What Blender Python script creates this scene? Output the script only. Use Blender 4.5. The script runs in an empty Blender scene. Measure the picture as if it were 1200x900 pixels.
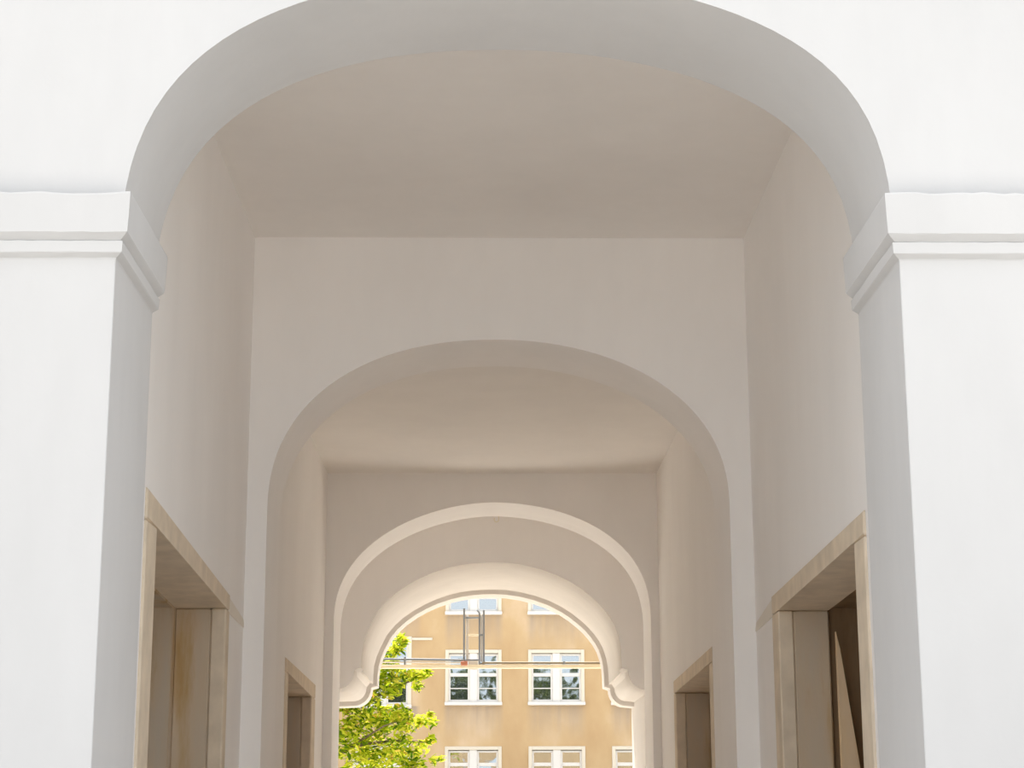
import bpy, bmesh, math, random
from mathutils import Vector, Matrix
random.seed(7)
scene = bpy.context.scene
COL = scene.collection
PI = math.pi

# ------------------------------------------------------------------ helpers
def link(name, bm, mat=None, parent=None, smooth=None):
    me = bpy.data.meshes.new(name)
    bmesh.ops.recalc_face_normals(bm, faces=bm.faces)
    bm.to_mesh(me); bm.free()
    o = bpy.data.objects.new(name, me); COL.objects.link(o)
    if mat is not None: me.materials.append(mat)
    if smooth is not None:
        for p in me.polygons: p.use_smooth = True
        me.set_sharp_from_angle(angle=math.radians(smooth))
    if parent is not None: 
        o.parent = parent
        o.matrix_parent_inverse = Matrix.Translation(-parent.location)
    return o

def empty(name, loc, label, cat, group=None, kind=None):
    o = bpy.data.objects.new(name, None); COL.objects.link(o)
    o.location = loc; o.empty_display_size = .1
    return tag(o, label, cat, group, kind)

def tag(o, label, cat, group=None, kind=None):
    o['label'] = label; o['category'] = cat
    if group: o['group'] = group
    if kind: o['kind'] = kind
    return o

def box(bm, x0, x1, y0, y1, z0, z1):
    v = [bm.verts.new((x, y, z)) for z in (z0, z1) for y in (y0, y1) for x in (x0, x1)]
    for f in ((0,1,3,2),(4,6,7,5),(0,4,5,1),(2,3,7,6),(0,2,6,4),(1,5,7,3)):
        bm.faces.new([v[i] for i in f])
    return v

def bev(bm, w=.006, seg=1):
    bmesh.ops.bevel(bm, geom=bm.edges[:], offset=w, segments=seg, affect='EDGES', profile=.5)
    return bm

def boxes(*bs, bevel=0):
    bm = bmesh.new()
    for b in bs:
        t = bmesh.new(); box(t, *b)
        if bevel: bev(t, bevel)
        me = bpy.data.meshes.new('t'); t.to_mesh(me); t.free(); bm.from_mesh(me); bpy.data.meshes.remove(me)
    return bm

def tube(bm, pts, rad, n=8):
    pts = [Vector(p) for p in pts]
    if not hasattr(rad, '__len__'): rad = [rad]*len(pts)
    rings = []
    for i, p in enumerate(pts):
        d = (pts[min(i+1, len(pts)-1)] - pts[max(i-1, 0)]).normalized()
        a = d.cross(Vector((0, 0, 1)))
        if a.length < .1: a = d.cross(Vector((0, 1, 0)))
        a.normalize(); b = d.cross(a)
        rings.append([bm.verts.new(p + rad[i]*(math.cos(2*PI*k/n)*a + math.sin(2*PI*k/n)*b)) for k in range(n)])
    for r, s in zip(rings, rings[1:]):
        for k in range(n): bm.faces.new((r[k], r[(k+1) % n], s[(k+1) % n], s[k]))
    bm.faces.new(rings[0]); bm.faces.new(rings[-1][::-1])

# ------------------------------------------------------------------ materials
def nodes(name):
    m = bpy.data.materials.new(name); m.use_nodes = True
    nt = m.node_tree; b = nt.nodes['Principled BSDF']
    b.inputs['Specular IOR Level'].default_value = .2
    return m, nt, b

def ramp(nt, fac, stops):
    r = nt.nodes.new('ShaderNodeValToRGB'); nt.links.new(fac, r.inputs[0])
    e = r.color_ramp.elements
    while len(e) < len(stops): e.new(.5)
    for k, (p, c) in enumerate(stops):
        e[k].position = p; e[k].color = (*c, 1) if len(c) == 3 else c
    return r.outputs[0]

def noise(nt, scale, stretch=(1, 1, 1), detail=4, rough=.55):
    tc = nt.nodes.new('ShaderNodeNewGeometry'); mp = nt.nodes.new('ShaderNodeMapping')
    mp.inputs['Scale'].default_value = stretch
    n = nt.nodes.new('ShaderNodeTexNoise'); n.inputs['Scale'].default_value = scale
    n.inputs['Detail'].default_value = detail; n.inputs['Roughness'].default_value = rough
    nt.links.new(tc.outputs['Position'], mp.inputs[0]); nt.links.new(mp.outputs[0], n.inputs['Vector'])
    return n.outputs['Fac']

def mix(nt, fac, a, b, mode='MIX'):
    m = nt.nodes.new('ShaderNodeMix'); m.data_type = 'RGBA'; m.blend_type = mode
    if isinstance(fac, (int, float)): m.inputs[0].default_value = fac
    else: nt.links.new(fac, m.inputs[0])
    for i, c in ((6, a), (7, b)):
        if isinstance(c, tuple): m.inputs[i].default_value = (*c, 1)
        else: nt.links.new(c, m.inputs[i])
    return m.outputs[2]

def bump(nt, b, h, strength=.15, dist=.01):
    n = nt.nodes.new('ShaderNodeBump'); n.inputs['Strength'].default_value = strength
    n.inputs['Distance'].default_value = dist
    nt.links.new(h, n.inputs['Height']); nt.links.new(n.outputs[0], b.inputs['Normal'])

def plaster(name, col, var=.04, rough=.9):
    m, nt, b = nodes(name)
    lo = tuple(c*(1-var) for c in col); hi = tuple(min(1, c*(1+var*.6)) for c in col)
    c1 = ramp(nt, noise(nt, 1.3, (1, 1, .45), 5), [(.3, lo), (.7, hi)])
    c2 = ramp(nt, noise(nt, 9, (1, 1, .25), 3), [(.3, (1-var*.4,)*3), (.7, (1, 1, 1))])
    nt.links.new(mix(nt, 1, c1, c2, 'MULTIPLY'), b.inputs['Base Color'])
    b.inputs['Roughness'].default_value = rough
    bump(nt, b, noise(nt, 22, detail=5), .12, .006)
    return m

def plain(name, col, rough=.6, metal=0, var=0, scale=8, stretch=(1, 1, 1)):
    m, nt, b = nodes(name)
    b.inputs['Roughness'].default_value = rough; b.inputs['Metallic'].default_value = metal
    if var:
        c = ramp(nt, noise(nt, scale, stretch), [(.3, tuple(x*(1-var) for x in col)), (.7, tuple(min(1, x*(1+var)) for x in col))])
        nt.links.new(c, b.inputs['Base Color'])
    else: b.inputs['Base Color'].default_value = (*col, 1)
    return m

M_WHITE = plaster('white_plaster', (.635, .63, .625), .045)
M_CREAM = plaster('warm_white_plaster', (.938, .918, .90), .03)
M_CEIL = plaster('beige_ceiling_paint', (.89, .862, .83), .03)
M_COURT = plaster('courtyard_plaster', (.615, .575, .53), .06)
M_YARDWALL = plaster('ochre_yard_plaster', (.34, .26, .16), .08)
M_STONE = plain('sandstone', (.74, .635, .50), .85, 0, .10, 7, (1, 1, .8))
M_PATCH = plaster('beige_patch', (.84, .79, .71), .06)
def worn(name, a, b_, c):
    m, nt, b = nodes(name)
    c1 = ramp(nt, noise(nt, 3.2, (1.5, 1.5, .25), 6, .6), [(.35, a), (.5, b_), (.66, c)])
    nt.links.new(c1, b.inputs['Base Color']); b.inputs['Roughness'].default_value = .85
    bump(nt, b, noise(nt, 12, (1, 1, .3)), .3, .01)
    return m
M_REVEAL = worn('worn_sandstone', (.50, .34, .16), (.60, .49, .36), (.57, .50, .41))
M_WOOD = worn('old_brown_wood', (.20, .13, .07), (.27, .18, .10), (.33, .23, .13))
M_GREYWOOD = worn('mottled_grey_wood', (.24, .20, .11), (.28, .24, .21), (.34, .27, .13))
M_BOARD = worn('tan_board', (.82, .60, .34), (.80, .62, .42), (.74, .50, .26))
M_FLOOR = plain('passage_paving', (.86, .83, .79), .8, 0, .1, 2)
M_YARD = plain('courtyard_paving', (.70, .655, .58), .85, 0, .1, 1)
M_STREET = plain('street_paving', (.40, .385, .36), .85, 0, .1, 1)
M_ROOF = plain('roof_felt', (.25, .24, .23), .9)
M_FRAME = plain('white_window_paint', (.69, .67, .64), .5)
M_SURR = plaster('window_surround', (.67, .615, .515), .04)
M_STEEL = plain('grey_steel', (.26, .29, .33), .45, .2)
M_BRASS = plain('brownish_steel', (.33, .29, .22), .5, .2)
M_BEAM = plain('cream_paint', (.86, .80, .64), .6)
M_RED = plain('red_clamp_paint', (.50, .21, .14), .5)
M_BARK = plain('bark', (.20, .16, .11), .9, 0, .3, 20)

# ochre facade: dirt stains below each window
def facade_mat():
    m, nt, b = nodes('ochre_facade_plaster')
    base = ramp(nt, noise(nt, .8, (1, 1, .6), 6), [(.3, (.465, .32, .175)), (.5, (.515, .37, .21)), (.68, (.585, .445, .295))])
    st = ramp(nt, noise(nt, 2.2, (2, 1, .12), 5), [(.35, (0, 0, 0)), (.7, (1, 1, 1))])
    geo = nt.nodes.new('ShaderNodeNewGeometry'); sep = nt.nodes.new('ShaderNodeSeparateXYZ')
    nt.links.new(geo.outputs['Position'], sep.inputs[0])
    def math_(op, a, b_=None, c=None):
        n = nt.nodes.new('ShaderNodeMath'); n.operation = op
        for i, v in enumerate((a, b_, c)):
            if v is None: continue
            if isinstance(v, (int, float)): n.inputs[i].default_value = v
            else: nt.links.new(v, n.inputs[i])
        return n.outputs[0]
    px = math_('PINGPONG', math_('ADD', sep.outputs[0], .425 + 2.485*10), 2.485/2)   # distance from a column's axis
    inx = math_('SMOOTH_MIN', math_('MULTIPLY', math_('SUBTRACT', .92, px), 6), 1, .1)
    inx = math_('MAXIMUM', inx, 0)
    pz = math_('MODULO', math_('ADD', math_('SUBTRACT', 4.80, sep.outputs[2]), 2.70*6), 2.70)    # distance below a sill
    inz = math_('MAXIMUM', math_('SUBTRACT', 1, math_('MULTIPLY', pz, .95)), 0)
    msk = math_('MULTIPLY', math_('MULTIPLY', inx, inz), math_('ADD', math_('MULTIPLY', st, .6), .4))
    c = mix(nt, math_('MULTIPLY', msk, 1.0), base, (.36, .29, .225))
    nt.links.new(c, b.inputs['Base Color']); b.inputs['Roughness'].default_value = .92
    bump(nt, b, noise(nt, 18), .2, .01)
    return m
M_OCHRE = facade_mat()

def glass_mat():
    m, nt, b = nodes('window_glass')
    b.inputs['Base Color'].default_value = (.05, .06, .05, 1)
    b.inputs['Roughness'].default_value = .03
    b.inputs['Specular IOR Level'].default_value = 1.0
    b.inputs['IOR'].default_value = 3.0
    bump(nt, b, noise(nt, 2.5, detail=1), .25, .02)
    return m
M_GLASS = glass_mat()

def leaf_mat(name, stops):
    m, nt, b = nodes(name)
    g = nt.nodes.new('ShaderNodeNewGeometry')
    c = ramp(nt, g.outputs['Random Per Island'], stops)
    d = nt.nodes.new('ShaderNodeBsdfDiffuse'); t = nt.nodes.new('ShaderNodeBsdfTranslucent')
    mx = nt.nodes.new('ShaderNodeMixShader'); mx.inputs[0].default_value = .5
    nt.links.new(c, d.inputs[0]); nt.links.new(c, t.inputs[0])
    nt.links.new(d.outputs[0], mx.inputs[1]); nt.links.new(t.outputs[0], mx.inputs[2])
    out = nt.nodes['Material Output']; nt.links.new(mx.outputs[0], out.inputs[0])
    nt.nodes.remove(b)
    return m
M_LEAF = leaf_mat('yellow_green_leaf', [(0, (.08, .18, .012)), (.28, (.26, .38, .02)), (.55, (.60, .66, .03)), (.93, (.88, .86, .12)), (1, (.85, .52, .12))])
M_LEAF2 = leaf_mat('dark_green_leaf', [(0, (.03, .06, .012)), (.5, (.08, .12, .03)), (1, (.17, .19, .06))])

# ------------------------------------------------------------------ cross walls with an opening
def arch_pts(xl, xr, zs, za, pl, ql, pr, qr, n=48, zmin=None):
    """left foot -> crown -> right foot, x rising"""
    xc = (xr+xl)/2; w = (xr-xl)/2; out = []
    for k in range(n+1):
        u = -math.cos(PI*k/n)
        p, q = (pl, ql) if u < 0 else (pr, qr)
        v = max(0, 1-abs(u)**p)**(1/q)
        out.append((xc+w*u, zs+(za-zs)*v))
    # finer feet
    extra = []
    for s, p, q in ((-1, pl, ql), (1, pr, qr)):
        for v in (.06, .13, .2, .28, .36):
            u = (1-v**q)**(1/p); extra.append((xc+s*w*u, zs+(za-zs)*v))
    out += extra
    out.sort()
    res = [out[0]]
    for p in out[1:]:
        if abs(p[0]-res[-1][0])+abs(p[1]-res[-1][1]) > .004: res.append(p)
    return res

def opening_wall(name, sections, xL, xR, top, mat, parent=None):
    """sections: [(y, profile)], profile = [(x, z)] with x rising; the opening is below it and between its ends"""
    bm = bmesh.new()
    rows = []
    for y, pr in sections:
        rows.append([bm.verts.new((pr[0][0], y, 0))] + [bm.verts.new((x, y, z)) for x, z in pr] + [bm.verts.new((pr[-1][0], y, 0))])
    for a, b in zip(rows, rows[1:]):
        for i in range(len(a)-1):
            bm.faces.new((a[i], a[i+1], b[i+1], b[i]))
    ends = []
    for r, (y, pr) in ((rows[0], sections[0]), (rows[-1], sections[-1])):
        tops = [bm.verts.new((v.co.x, y, top)) for v in r[1:-1]]
        lo = [bm.verts.new((xL, y, 0)), bm.verts.new((xR, y, 0))]
        hi = [bm.verts.new((xL, y, top)), bm.verts.new((xR, y, top))]
        for i in range(len(tops)-1):
            bm.faces.new((r[i+1], r[i+2], tops[i+1], tops[i]))
        bm.faces.new((lo[0], r[0], r[1], tops[0], hi[0]))
        bm.faces.new((lo[1], r[-1], r[-2], tops[-1], hi[1]))
        ends.append((lo, hi, tops))
    (l0, h0, t0), (l1, h1, t1) = ends
    bm.faces.new([h0[0]]+t0+[h0[1], h1[1]]+t1[::-1]+[h1[0]])
    bm.faces.new((l0[0], h0[0], h1[0], l1[0])); bm.faces.new((l0[1], l1[1], h1[1], h0[1]))
    o = link(name, bm, mat, parent, smooth=28)
    for p in o.data.polygons:
        if abs(p.normal.y) > .98: p.use_smooth = False
    return o

# measured geometry (metres; camera stands at the origin in plan, eye 1.65 m)
Z1, Z1S, Z1B = 6.556, 6.611, 7.324
Z2, Z2B, Z3, Z3B = 11.563, 12.294, 17.367, 18.216
Z4, Z4B = 18.9, 22.1
XL1, XR1, XL2, XR2 = -1.588, 1.605, -1.584, 1.548
CEIL1, CEIL2, TOP = 5.32, 4.816, 5.75

# front wall: springs from the pilasters
A1 = arch_pts(-1.4496, 1.4473, 3.617, 4.809, 2.30, 2.87, 1.967, 3.366)
PIER = 1.02; CAPTOP = 3.892; SH_T = 3.649
XA = 1.4485
A1 = [p for p in A1 if p[1] > SH_T+.06]
A1 = [(A1[0][0]-.0006, SH_T)] + A1 + [(A1[-1][0]+.0006, SH_T)]
P1 = [(-XA-PIER, SH_T)] + A1 + [(XA+PIER, SH_T)]
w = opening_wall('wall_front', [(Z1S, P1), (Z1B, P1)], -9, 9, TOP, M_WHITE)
tag(w, 'white plaster front wall with the large basket arch nearest the viewer', 'wall', kind='structure')

A2 = arch_pts(-1.4593, 1.463, 3.5316, 4.6334, 2.256, 2.2336, 1.9906, 2.3242)
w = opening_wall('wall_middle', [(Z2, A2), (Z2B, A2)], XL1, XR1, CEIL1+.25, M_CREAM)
tag(w, 'pale cross wall with the second arch, between front and rear bays', 'wall', kind='structure')
A3 = arch_pts(-1.4986, 1.470, 3.395, 4.535, 1.794, 2.289, 1.987, 2.470)
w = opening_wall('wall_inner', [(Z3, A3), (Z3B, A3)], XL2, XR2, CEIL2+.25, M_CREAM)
tag(w, 'shaded cross wall with the third arch before the corbelled exit', 'wall', kind='structure')

# rear wall: arch on scooped corbels
def rear_profile():
    arc = [(-1.335, 3.10), (-1.334, 3.21), (-1.322, 3.32), (-1.292, 3.43), (-1.25, 3.53), (-1.181, 3.665), (-1.10, 3.762), (-1.008, 3.845), (-.89, 3.928),
           (-.77, 3.995), (-.63, 4.058), (-.482, 4.107), (-.36, 4.135), (-.242, 4.152), (-.12, 4.162), (0, 4.165), (.162, 4.160), (.32, 4.136),
           (.48, 4.097), (.65, 4.037), (.802, 3.959), (.91, 3.888), (1.009, 3.808), (1.085, 3.738), (1.148, 3.663), (1.2, 3.59), (1.242, 3.512), (1.275, 3.41),
           (1.294, 3.31), (1.302, 3.20), (1.304, 3.09)]
    def scoop(x0, z0, x1, z1, n=9):      # concave quarter from the step down to the flat underside
        return [(x0+(x1-x0)*(1-math.cos(PI/2*k/n)), z0+(z1-z0)*math.sin(PI/2*k/n)) for k in range(n+1)]
    L = scoop(-1.405, 3.075, -1.60, 2.875)
    R = scoop(1.368, 3.06, 1.545, 2.872)
    return [(-1.86, 2.868)] + L[::-1] + [(-1.398, 3.085)] + arc + [(1.362, 3.07)] + R + [(1.645, 2.862)]
P4 = rear_profile()
def offset(pr, d):
    out = []
    for i, (x, z) in enumerate(pr):
        x0, z0 = pr[max(i-1, 0)]; x1, z1 = pr[min(i+1, len(pr)-1)]
        tx, tz = x1-x0, z1-z0; l = math.hypot(tx, tz)
        out.append((x-tz/l*d, z+tx/l*d))
    # keep x rising
    for i in range(1, len(out)):
        if out[i][0] <= out[i-1][0]: out[i] = (out[i-1][0]+.0005, out[i][1])
    out[0] = (pr[0][0], out[0][1]); out[-1] = (pr[-1][0], out[-1][1])
    return out
P4o = offset(P4, .05)
w = opening_wall('wall_rear', [(Z4, P4), (19.3, P4), (19.33, P4o), (21.68, P4o), (21.70, P4), (Z4B, P4)], -9, 9, TOP, M_COURT)
w.data.materials.append(M_CREAM); w.data.materials.append(M_YARDWALL)
for p in w.data.polygons:
    if p.normal.y < -.9 and p.center.y < Z4+.1: p.material_index = 1      # the passage side carries the passage's paint
    if p.normal.y > .9 and p.center.y > Z4B-.1: p.material_index = 2      # the courtyard side is ochre like the house opposite
tag(w, 'sunlit rear wall with the smallest arch resting on scooped corbels', 'wall', kind='structure')

# ------------------------------------------------------------------ pilasters
def capital(sgn, parent):
    # profile: (projection from the pier face, z) from the shaft up
    prof = [(0, SH_T-.004), (.002, 3.651), (.023, 3.6635), (.026, 3.667), (.028, 3.706), (.026, 3.7095), (.016, 3.7115), (.020, 3.7155), (.042, 3.732), (.047, 3.737), (.050, 3.79), (.054, CAPTOP-.007), (.052, CAPTOP), (.0, CAPTOP+.004)]
    xi, xo = XA*sgn, (XA+PIER)*sgn
    rnd = random.Random(3+sgn)
    bm = bmesh.new(); rows = []
    # path: outer side of pier (back) -> front outer corner -> front inner corner -> back of the reveal
    path = [(xo, Z1S, 1, 0)]
    path += [(xo, Z1, 1, -1)]
    n = 26
    path += [(xo+(xi-xo)*k/n, Z1, 0, -1) for k in range(1, n)]
    path += [(xi, Z1, -1, -1)]
    path += [(xi, Z1+(Z1B-Z1)*k/8, -1, 0) for k in range(1, 9)]
    amp = 0
    for (x, y, ox, oy) in path:
        amp = .75*amp+rnd.uniform(-.0045, .0045)
        rows.append([bm.verts.new((x+ox*d*sgn, y+oy*d, z+(amp if (z > 3.88 and oy == -1 and ox == 0) else 0) + (rnd.uniform(-.0015, .0015) if 3.65 < z < 3.74 else 0))) for d, z in prof])
    for a, b in zip(rows, rows[1:]):
        for i in range(len(prof)-1): bm.faces.new((a[i], a[i+1], b[i+1], b[i]))
    bm.faces.new(rows[0]); bm.faces.new(rows[-1])
    # bed on the wall behind
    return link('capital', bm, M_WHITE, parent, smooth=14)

for sgn, side in ((-1, 'left'), (1, 'right')):
    e = empty('pilaster', ((XA+PIER/2)*sgn, Z1, 0), 'white plaster pilaster with moulded capital at the %s of the front arch' % side, 'pilaster', 'pilasters of the front arch')
    bm = bmesh.new(); a, b = sorted((XA*sgn, (XA+PIER)*sgn)); box(bm, a, b, Z1, Z1B, 0, SH_T)
    ed = [x for x in bm.edges if abs(x.verts[0].co.z-x.verts[1].co.z) > 1 and x.verts[0].co.y < Z1+.01]
    bmesh.ops.bevel(bm, geom=ed, offset=.003, segments=1, affect='EDGES')
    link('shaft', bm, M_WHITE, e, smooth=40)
    capital(sgn, e)

# ------------------------------------------------------------------ side walls, ceilings, floor
TH = .28
doors = {  # side: [(bay X, y0, y1, inner y0, inner y1, ztop near, ztop far, zin near, zin far)]
    -1: [(XL1, 8.10, 10.84, 8.36, 10.70, 3.065, 2.905, 2.925, 2.812), (XL2, 14.0, 16.45, 14.16, 16.10, 2.80, 2.765, 2.695, 2.640)],
     1: [(XR1, 8.12, 10.83, 8.35, 10.60, 2.965, 2.893, 2.852, 2.785), (XR2, 13.36, 16.06, 13.49, 15.90, 2.82, 2.765, 2.708, 2.655)]}
for sgn, side in ((-1, 'left'), (1, 'right')):
    bm = bmesh.new()
    for k, (ya, yb, top) in enumerate(((Z1B, Z2B, CEIL1+.25), (Z2B, Z4, CEIL2+.25))):
        X, y0, y1, i0, i1, t0, t1, b0, b1 = doors[sgn][k]
        a, b = sorted((X, X+TH*sgn))
        box(bm, a, b, ya, y0, 0, top); box(bm, a, b, y1, yb, 0, top)
        v = box(bm, a, b, y0, y1, t0, top)
        for q in v[:4]: q.co.z = t0 if q.co.y < (y0+y1)/2 else t1
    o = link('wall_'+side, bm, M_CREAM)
    tag(o, 'long pale plaster side wall on the %s of the passage' % side, 'wall', kind='structure')

    for k, (X, y0, y1, i0, i1, t0, t1, b0, b1) in enumerate(doors[sgn]):
        num = {(-1, 0): 1, (1, 0): 2, (-1, 1): 3, (1, 1): 4}[(sgn, k)]
        lab = {1: 'tall sandstone doorway on the left, nearer the viewer', 2: 'tall sandstone doorway on the right, nearer the viewer',
               3: 'dark sandstone doorway on the left beyond the second arch', 4: 'dark sandstone doorway on the right beyond the second arch'}[num]
        d = empty('door_%d' % num, (X, (y0+y1)/2, 0), lab, 'doorway', None, 'structure')
        xf, xb = X-.012*sgn, X+TH*sgn
        def prism(pts, x0, x1, parent, name, mat, bw=.008):
            bm = bmesh.new()
            A = [bm.verts.new((x0, y, z)) for y, z in pts]; B = [bm.verts.new((x1, y, z)) for y, z in pts]
            bm.faces.new(A); bm.faces.new(B[::-1])
            for i in range(len(pts)):
                j = (i+1) % len(pts); bm.faces.new((A[i], A[j], B[j], B[i]))
            if bw: bmesh.ops.bevel(bm, geom=bm.edges[:], offset=bw, segments=1, affect='EDGES')
            return link(name, bm, mat, parent)
        def zt(y, za, zb, ya, yb): return za+(zb-za)*(y-ya)/(yb-ya)
        lin = prism([(y0, b0), (i0, b0), (i1, b1), (y1, b1), (y1, t1), (y0, t0)], xf, xb, d, 'lintel', M_STONE)
        prism([(y0, 0), (i0, 0), (i0, b0-.002), (y0, b0-.002)], xf, xb, d, 'jamb', M_STONE)
        if k == 0:   # the lintel's far end, plastered over and cracked
            prism([(y1+.004, b1-.01), (y1+.75, b1-.03), (y1+.70, b1+.02), (y1+.004, t1-.01)], X-.004*sgn, X+.02*sgn, d, 'lintel_end', M_PATCH, 0)
        # far jamb: dressed outer strip and the worn reveal behind it
        xm = X+.075*sgn
        prism([(i1, 0), (y1, 0), (y1, b1-.002), (i1, b1-.002)], xf, xm, d, 'jamb', M_STONE)
        prism([(i1+.006, 0), (y1, 0), (y1, b1-.002), (i1+.006, b1-.002)], xm+.001*sgn, xb, d, 'reveal', M_REVEAL)
        # recess behind: side cheeks, soffit
        dp = {1: .16, 2: .42, 3: .10, 4: .10}[num]
        j0, j1 = i0-.12, i1+(.05 if num == 2 else -.10 if num == 1 else .05)
        bm = bmesh.new(); xa, xc = sorted((xb, xb+dp*sgn))
        zt0, zt1 = (b0+.02, b1+.02) if num in (2,) else (b0-.01, b1-.01)
        box(bm, xa, xc, j0-.2, j0, 0, b0+.3); box(bm, xa, xc, j1, y1+.3, 0, b0+.3)
        v = box(bm, xa, xc, j0, j1, zt0, b0+.3)
        for q in v[:4]: q.co.z = zt0 if q.co.y < (j0+j1)/2 else zt1
        link('recess', bm, M_REVEAL if num != 2 else M_WOOD, d)
        # leaf: planked door standing at the back
        lx = xb+dp*sgn
        leaf = boxes(*[(min(lx, lx+.05*sgn), max(lx, lx+.05*sgn), j0-.05+q*(j1-j0+.1)/7+.004, j0-.05+(q+1)*(j1-j0+.1)/7-.004, .02, b0+.25) for q in range(7)], bevel=.006)
        lf = link('door_leaf', leaf, M_GREYWOOD if num == 1 else M_WOOD, d)
        link('ledge', boxes(*[(min(lx-.025*sgn, lx), max(lx-.025*sgn, lx), j0+.05, j1-.05, z, z+.12) for z in (.5, 1.4)], bevel=.005), M_WOOD, lf)

# plank leaning in the right front doorway
X, y0, y1, i0, i1 = doors[1][0][:5]
bm = bmesh.new()
lo = [(1.908, 10.50, .02), (2.25, 10.50, .02), (2.25, 10.54, .02), (1.908, 10.54, .02)]
hi = [(1.906, 10.52, 2.66), (1.926, 10.52, 2.56), (1.926, 10.56, 2.56), (1.906, 10.56, 2.66)]
A = [bm.verts.new(p) for p in lo]; B = [bm.verts.new(p) for p in hi]
bm.faces.new(A[::-1]); bm.faces.new(B)
for i in range(4): bm.faces.new((A[i], A[(i+1) % 4], B[(i+1) % 4], B[i]))
bmesh.ops.bevel(bm, geom=bm.edges[:], offset=.003, segments=1, affect='EDGES')
o = link('leaning_board', bm, M_BOARD)
tag(o, 'tapering tan board leaning inside the doorway on the right nearer the viewer', 'board')

c = link('ceiling', boxes((XL1, XR1, Z1B, Z2, CEIL1, CEIL1+.25)), M_CEIL); tag(c, 'flat pale ceiling over the first bay, behind the front arch', 'ceiling', kind='structure')
c = link('ceiling', boxes((XL2, XR2, Z2B, Z3, CEIL2, CEIL2+.25)), M_CEIL); tag(c, 'flat beige ceiling over the second bay, seen through the second arch', 'ceiling', kind='structure')
c = link('ceiling', boxes((XL2, XR2, Z3B, Z4, CEIL2, CEIL2+.25)), M_CEIL); tag(c, 'narrow ceiling strip between the third arch and the rear arch', 'ceiling', kind='structure')
c = link('roof', boxes((-9, 9, Z1S-.15, Z4B+.15, TOP, TOP+.3)), M_ROOF); tag(c, 'unseen flat roof slab added over the gate passage to shade the street', 'roof', kind='structure')  # unseen slab, added to keep light out above and shade the street
c = link('floor', boxes((-9, 9, Z1S, Z4B, -.2, 0)), M_FLOOR); tag(c, 'stone floor of the passage', 'floor', kind='structure')
c = link('street_pavement', boxes((-60, 60, -60, Z1S, -.2, 0)), M_STREET); tag(c, 'paved street before the gate', 'pavement', kind='structure')
c = link('courtyard_ground', boxes((-60, 60, Z4B, 110, -.2, 0)), M_YARD); tag(c, 'pale paved courtyard behind the passage', 'ground', kind='structure')

# small bent wire under the crown of the third arch
bm = bmesh.new()
pts = [(.05, Z3B-.03, 4.536), (.05, Z3B-.03, 4.50)] + [(.05-.022+.022*math.cos(a), Z3B-.03, 4.50-.026*math.sin(a)) for a in [PI*k/8 for k in range(1, 9)]] + [(.006, Z3B-.03, 4.515)]
tube(bm, pts, .0045, 6)
o = link('wire_hook', bm, M_BEAM); tag(o, 'tiny bent wire hook under the crown of the third arch', 'hook')

# ------------------------------------------------------------------ overhead bar and hanging frame outside the rear arch
YB = 23.2
e = empty('overhead_bar', (0, YB, 3.45), 'long horizontal cream bar with grey pipe across the courtyard end of the arch', 'bar')
link('beam', boxes((-2.3, 2.3, YB-.03, YB+.03, 3.415, 3.462), bevel=.006), M_BEAM, e)
bm = bmesh.new(); tube(bm, [(-2.3, YB-.01, 3.545), (-1.0, YB-.01, 3.528), (-.33, YB-.01, 3.518)], .014)
link('pipe', bm, M_STEEL, e, smooth=40)
bm = bmesh.new(); tube(bm, [(-.12, YB-.01, 3.484), (1.2, YB-.01, 3.482), (2.3, YB-.01, 3.48)], .014)
link('pipe', bm, M_BRASS, e, smooth=40)
bm = bmesh.new(); tube(bm, [(-2.3, YB-.02, 3.500), (-.33, YB-.02, 3.486)], .010); link('cable', bm, M_FRAME, e, smooth=40)
for x in (-2.2, 2.2): link('wall_bracket', boxes((x-.03, x+.03, Z4B, YB+.03, 3.36, 3.414), bevel=.005), M_STEEL, e)
for x in (-1.08, .9): link('pipe_clip', boxes((x-.012, x+.012, YB-.03, YB+.02, 3.462, 3.56 if x < 0 else 3.505), bevel=.003), M_STEEL, e)

e = empty('hanging_frame', (-.22, YB, 3.47), 'grey metal ladder-like frame of upright bars standing on the cream crossbar', 'frame')
for x, z0, z1, wd, m in ((-.345, 3.49, 4.165, .012, M_STEEL), (-.153, 3.465, 4.10, .011, M_STEEL), (-.099, 3.465, 4.14, .012, M_STEEL)):
    link('post', boxes((x-wd, x+wd, YB-.012, YB+.012, z0, z1), bevel=.003), m, e)
for x, wd in ((-.305, .016), (-.126, .012)):
    link('post', boxes((x-wd, x+wd, YB+.02, YB+.04, 3.50, 4.08), bevel=.003), M_FRAME, e)
for x0, x1, z, m in ((-.345, -.153, 4.045, M_STEEL), (-.153, -.099, 3.83, M_STEEL), (-.345, -.153, 3.52, M_STEEL), (-.305, -.153, 3.83, M_BEAM), (-.153, -.099, 3.475, M_STEEL)):
    link('rung', boxes((x0, x1, YB-.009, YB+.03, z-.010, z+.010), bevel=.002), m, e)
link('mounting_plate', boxes((-.29, -.17, YB-.02, YB-.004, 3.40, 3.51), bevel=.004), M_FRAME, e)
link('clamp', boxes((-.385, -.30, YB-.05, YB-.005, 3.45, 3.505), bevel=.010), M_RED, e)
bm = bmesh.new(); tube(bm, [(-.153, YB-.012, 4.10), (-.185, YB-.05, 4.135)], .012); link('brace', bm, M_STEEL, e)

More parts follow.
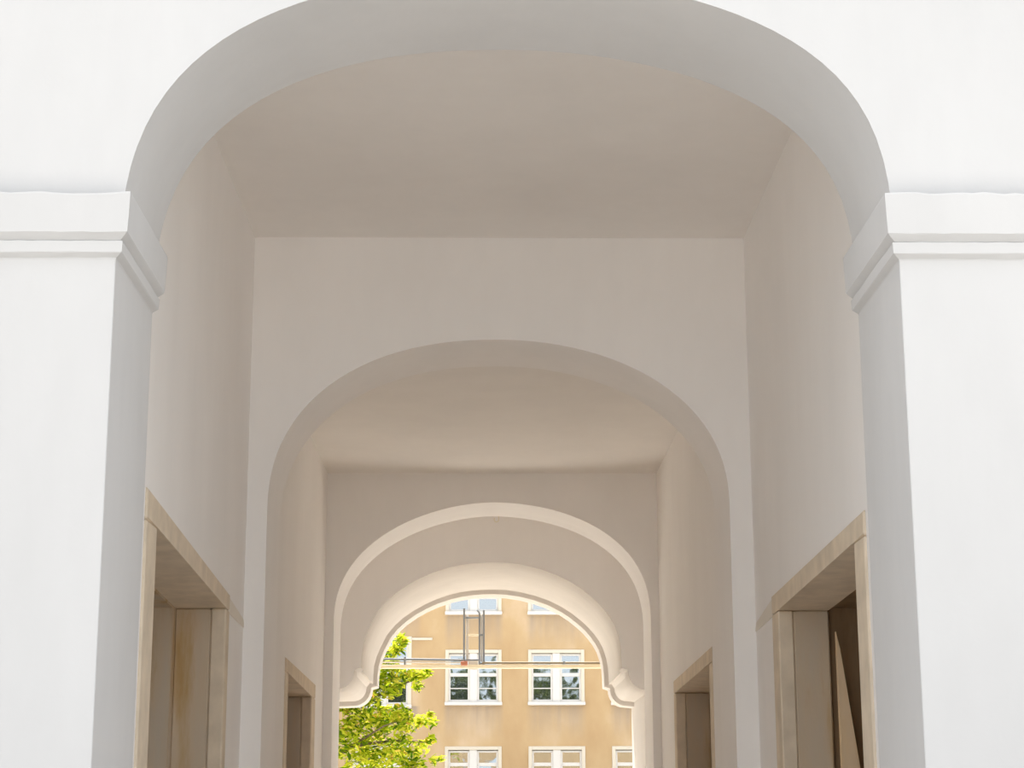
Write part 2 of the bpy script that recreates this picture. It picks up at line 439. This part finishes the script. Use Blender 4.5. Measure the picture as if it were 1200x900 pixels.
# ------------------------------------------------------------------ ochre house across the courtyard
YF = 56.0
H0 = empty('apartment_building', (0, YF, 0), 'ochre plaster apartment building with white double windows across the courtyard', 'building')
WX = [-.425+2.485*k for k in range(-4, 5)]
rows = [(1.96, 3.615, .40), (4.815, 6.47, .62), (7.51, 9.17, .62)]
wins = []
for cx in WX:
    for z0, z1, ul in rows:
        if cx < -2.8 and cx > -3.1: continue
        wins.append((cx-.845, cx+.845, z0, z1, ul))
stair = [(-4.0, -2.28, 1.6, 3.7, .5), (-4.0, -2.28, 4.74, 6.87, .7), (-4.0, -2.28, 7.9, 10.0, .7)]
wins += stair
# facade slab with true openings: cells between sorted cuts
xs = sorted({-14., 14.} | {v for w_ in wins for v in w_[:2]}); 
bm = bmesh.new()
for xa, xb in zip(xs, xs[1:]):
    hol = sorted((w_[2], w_[3]) for w_ in wins if w_[0] < (xa+xb)/2 < w_[1])
    z = 0
    for a, b in hol + [(13.2, 13.2)]:
        if a > z: box(bm, xa, xb, YF, YF+.4, z, a)
        z = b
link('wall', bm, M_OCHRE, H0)
link('roof', boxes((-14.4, 14.4, YF-.5, YF+10, 13.2, 13.6)), M_ROOF, H0)
link('rear_body', boxes((-14, 14, YF+.41, YF+10, 0, 13.2)), M_OCHRE, H0)
link('string_course', boxes((-2.28, -1.66, YF-.05, YF+.05, 6.755, 6.83), bevel=.01), M_SURR, H0)
sh = {}
def window(x0, x1, z0, z1, ul, k):
    key = (round(x1-x0, 3), round(z1-z0, 3), ul)
    if key not in sh:
        W, Hh = (x1-x0)/2, z1-z0
        s = .105
        surr = boxes((-W, -W+s, -.045, .3, .10, Hh), (W-s, W, -.045, .3, .10, Hh), (-W+s, W-s, -.045, .3, Hh-s, Hh), bevel=.008)
        sill = boxes((-W-.015, W+.015, -.17, .3, 0, .10), bevel=.012)
        fr = bmesh.new(); parts = [(-.115, .115, -.02, .12, .10, Hh-s)]
        th = .055; zi0, zi1 = .10, Hh-s-.02
        zt = zi1-ul
        cas = []; panes = []
        for a, b in ((-W+s, -.115), (.115, W-s)):
            cas += [(a, a+th, .03, .10, zi0, zi1), (b-th, b, .03, .10, zi0, zi1), (a+th, b-th, .03, .10, zi1-th, zi1), (a+th, b-th, .03, .10, zi0, zi0+th+.02), (a+th, b-th, .02, .10, zt-.05, zt+.05)]
            if Hh < 1.7 and ul > .5: cas.append((a+th, b-th, .05, .08, (zi0+zt)/2-.012, (zi0+zt)/2+.018))
            panes.append((a+th, b-th, .07, .075, zi0+th, zt-.05)); panes.append((a+th, b-th, .07, .075, zt+.05, zi1-th))
        sh[key] = [('surround', surr, M_SURR), ('sill', sill, M_FRAME), ('mullion', boxes(*parts, bevel=.012), M_FRAME), ('casement', boxes(*cas, bevel=.006), M_FRAME), ('pane', panes, M_GLASS)]
        res = []
        for nm, b, m in sh[key]:
            if nm == 'pane':
                for q in b:
                    bb = boxes(q); me = bpy.data.meshes.new('pane'); bb.to_mesh(me); bb.free(); me.materials.append(m); res.append(('pane', me))
            else:
                me = bpy.data.meshes.new(nm); b.to_mesh(me); b.free(); me.materials.append(m); res.append((nm, me))
        sh[key] = res
    root = None
    for nm, me in sh[key]:
        o = bpy.data.objects.new('window' if root is None else nm, me); COL.objects.link(o)
        if root is None:
            o.location = ((x0+x1)/2, 0, z0); o.parent = H0; root = o
        else: o.parent = root
for k, w_ in enumerate(wins): window(*w_, k)

# ------------------------------------------------------------------ tree in the courtyard
T = empty('leafy_tree', (-4.3, 34.4, 0), 'bright yellow-green leafy tree in the courtyard at the left of the arch', 'tree')
bm = bmesh.new()
tube(bm, [(-4.3, 34.4, 0), (-4.32, 34.4, .6), (-4.22, 34.35, 1.6), (-4.3, 34.3, 2.6), (-4.15, 34.2, 4.0), (-4.2, 34.1, 5.4)], [.19, .15, .13, .11, .08, .03], 10)
link('trunk', bm, M_BARK, T, smooth=50)
def limb(pts, r):
    bm = bmesh.new(); tube(bm, pts, [r*(1-.8*i/(len(pts)-1)) for i in range(len(pts))], 7); link('branch', bm, M_BARK, T, smooth=50)
limb([(-4.22, 34.35, 1.7), (-3.4, 34.2, 2.4), (-2.5, 34.05, 2.85), (-1.75, 34, 2.95), (-1.12, 34, 2.92)], .055)
limb([(-4.25, 34.3, 2.5), (-3.4, 34.2, 3.2), (-2.4, 34.0, 3.72), (-1.85, 33.95, 3.78), (-1.5, 33.9, 3.98), (-1.15, 33.9, 4.12)], .05)
limb([(-4.2, 34.2, 3.6), (-3.2, 34.2, 4.2), (-2.3, 34.1, 4.35), (-1.75, 34.05, 4.6), (-1.58, 34, 4.85)], .045)
limb([(-1.85, 33.95, 3.78), (-1.78, 33.9, 4.0), (-1.76, 33.9, 4.3)], .016)
limb([(-2.5, 34.05, 2.85), (-1.9, 33.8, 3.2), (-1.3, 33.7, 3.38)], .025)
limb([(-3.4, 34.2, 2.4), (-2.2, 34.0, 2.35), (-1.3, 33.9, 2.45)], .03)
limb([(-4.25, 34.3, 3.0), (-5.2, 34.5, 3.8), (-5.9, 34.6, 4.6)], .05)
limb([(-4.25, 34.3, 2.6), (-4.6, 33.4, 3.6), (-4.8, 32.8, 4.3)], .05)
clumps = []   # x, y, z, radius, leaves
vis = [(-1.60, 4.74, .13, 70), (-1.68, 4.58, .15, 80), (-1.86, 4.46, .17, 90), (-1.74, 4.36, .1, 30), (-1.97, 4.14, .24, 170), (-1.62, 4.10, .2, 110), (-1.36, 4.09, .13, 60), (-1.14, 4.17, .10, 48), (-1.22, 4.09, .09, 36),
       (-1.30, 3.92, .10, 34), (-1.75, 3.86, .2, 120), (-2.08, 3.78, .25, 160), (-2.32, 3.40, .36, 300), (-1.9, 3.32, .30, 230), (-1.58, 3.42, .2, 90), (-1.52, 3.20, .26, 150), (-1.24, 3.30, .14, 60), (-1.08, 3.42, .07, 26), (-1.02, 3.26, .08, 22),
       (-2.55, 2.95, .42, 380), (-2.0, 2.80, .38, 330), (-1.55, 2.72, .32, 200), (-1.22, 2.86, .15, 46), (-1.06, 2.96, .10, 36), (-1.32, 2.58, .2, 80), (-1.0, 2.58, .10, 18), (-.86, 2.62, .07, 10), (-2.2, 2.35, .5, 420), (-1.5, 2.3, .3, 160),
       (-2.6, 3.7, .3, 260), (-2.4, 4.2, .35, 300)]
for x, z, r, n in vis: clumps.append((x, 34+random.uniform(-.25, .25), z, r, n))
for k in range(34):
    a = random.uniform(0, 2*PI); rr = random.uniform(.4, 1.75); z = random.uniform(2.2, 5.6)
    x = -4.3+rr*math.cos(a); y = 34.3+rr*math.sin(a)
    if x > -2.9: x = -2.9-random.random()*.5
    clumps.append((x, y, z, random.uniform(.4, .6), 330))
def foliage(clumps, T, l0=.055, l1=.10, mat=M_LEAF):
    bm = bmesh.new()
    for x, y, z, r, n in clumps:
        for _ in range(n):
            d = Vector((random.gauss(0, 1), random.gauss(0, 1), random.gauss(0, 1))).normalized()*r*random.random()**.4
            c = Vector((x, y, z))+Vector((d.x, d.y*1.3, d.z))
            L = random.uniform(l0, l1); W = L*random.uniform(.32, .45)
            M = Matrix.Rotation(random.uniform(0, 2*PI), 4, 'Z') @ Matrix.Rotation(random.gauss(.5, .6), 4, 'X') @ Matrix.Rotation(random.uniform(0, 2*PI), 4, 'Z')
            p = [Vector((0, -L, 0)), Vector((W, -.2*L, .25*W)), Vector((.55*W, .55*L, .12*W)), Vector((0, L, -.1*L)), Vector((-.55*W, .55*L, .12*W)), Vector((-W, -.2*L, .25*W)), Vector((0, 0, -.15*W))]
            v = [bm.verts.new(c+M @ q) for q in p]
            for i in range(6): bm.faces.new((v[i], v[(i+1) % 6], v[6]))
    me = bpy.data.meshes.new('foliage'); bm.to_mesh(me); bm.free(); me.materials.append(mat)
    fo = bpy.data.objects.new('foliage', me); COL.objects.link(fo); fo.parent = T; fo.matrix_parent_inverse = Matrix.Translation(-T.location)
foliage(clumps, T)

# the trees whose reflections fill the lower panes of the facing house: they stand beside the arch's field of view
for sx, cxs, lab in ((5.6, (.6, 6.2), 'broad courtyard tree to the right of the arch view, mirrored in the windows'), (-6.2, (-6.8, -.4), 'broad courtyard tree to the left of the arch view, mirrored in the windows')):
    T = empty('leafy_tree', (sx, 30.3, 0), lab, 'tree')
    bm = bmesh.new()
    tube(bm, [(sx, 30.3, 0), (sx*1.01, 30.3, .8), (sx*.99, 30.3, 3), (sx*.97, 30.2, 5), (sx*.9, 30.2, 6.6)], [.24, .19, .16, .13, .04], 10)
    link('trunk', bm, M_BARK, T, smooth=50)
    limb([(sx*.97, 30.25, 4.6), (sx*.7, 30.2, 5.8), (sx*.4, 30.2, 6.4), (sx*.2, 30.2, 6.6)], .08)
    limb([(sx*.98, 30.25, 4.2), (sx*1.1, 30.5, 5.6), (sx*1.15, 30.6, 6.4)], .07)
    cl = []
    for k in range(46):
        x = random.uniform(*cxs)
        cl.append((x, 30.3+random.uniform(-.7, .7), random.uniform(5.85, 7.5), random.uniform(.5, .7), 230))
    foliage(cl, T, .09, .17, M_LEAF2)

# ------------------------------------------------------------------ light: sky and a high sun over the courtyard
wd = bpy.data.worlds.new('sky'); scene.world = wd; wd.use_nodes = True
nt = wd.node_tree; bg = nt.nodes['Background']
tc = nt.nodes.new('ShaderNodeTexCoord'); sep = nt.nodes.new('ShaderNodeSeparateXYZ'); nt.links.new(tc.outputs['Generated'], sep.inputs[0])
c = ramp(nt, sep.outputs[2], [(0, (.74, .88, 1.0)), (.18, (.84, .92, 1.0)), (.4, (1.0, .98, .96)), (.8, (.92, .94, 1.0))])
nt.links.new(c, bg.inputs[0]); bg.inputs[1].default_value = .68
SUN_EL, SUN_AZ = math.radians(60), math.radians(-20)     # azimuth from +Y towards +X
d = Vector((math.sin(SUN_AZ)*math.cos(SUN_EL), math.cos(SUN_AZ)*math.cos(SUN_EL), math.sin(SUN_EL)))
sl = bpy.data.lights.new('sun', 'SUN'); sl.energy = 4.8; sl.angle = math.radians(.6); sl.color = (1, .96, .91)
so = bpy.data.objects.new('sun', sl); COL.objects.link(so); so.rotation_euler = d.to_track_quat('Z', 'Y').to_euler(); so.location = (0, 30, 30)

# ------------------------------------------------------------------ camera
F, PITCH, YAW, ROLL = 2167.95, .2285, .0150, -.0025
cp, sp, cy, sy = math.cos(PITCH), math.sin(PITCH), math.cos(YAW), math.sin(YAW)
fw = Vector((sy*cp, cy*cp, sp)); rt = Vector((cy, -sy, 0)); up = rt.cross(fw)
cr, sr = math.cos(ROLL), math.sin(ROLL)
r2, u2 = cr*rt+sr*up, cr*up-sr*rt
cd = bpy.data.cameras.new('camera'); cam = bpy.data.objects.new('camera', cd); COL.objects.link(cam)
cd.sensor_fit = 'HORIZONTAL'; cd.sensor_width = 36; cd.lens = F/1200*36; cd.clip_end = 400
cam.matrix_world = Matrix(((r2.x, u2.x, -fw.x, -.0872), (r2.y, u2.y, -fw.y, 0), (r2.z, u2.z, -fw.z, 1.65), (0, 0, 0, 1)))
scene.camera = cam

scene.cycles.max_bounces = 20; scene.cycles.diffuse_bounces = 16
vs = scene.view_settings
vs.view_transform = 'Standard'; vs.look = 'None'; vs.gamma = 1; vs.use_curve_mapping = False
vs.exposure = 1.22
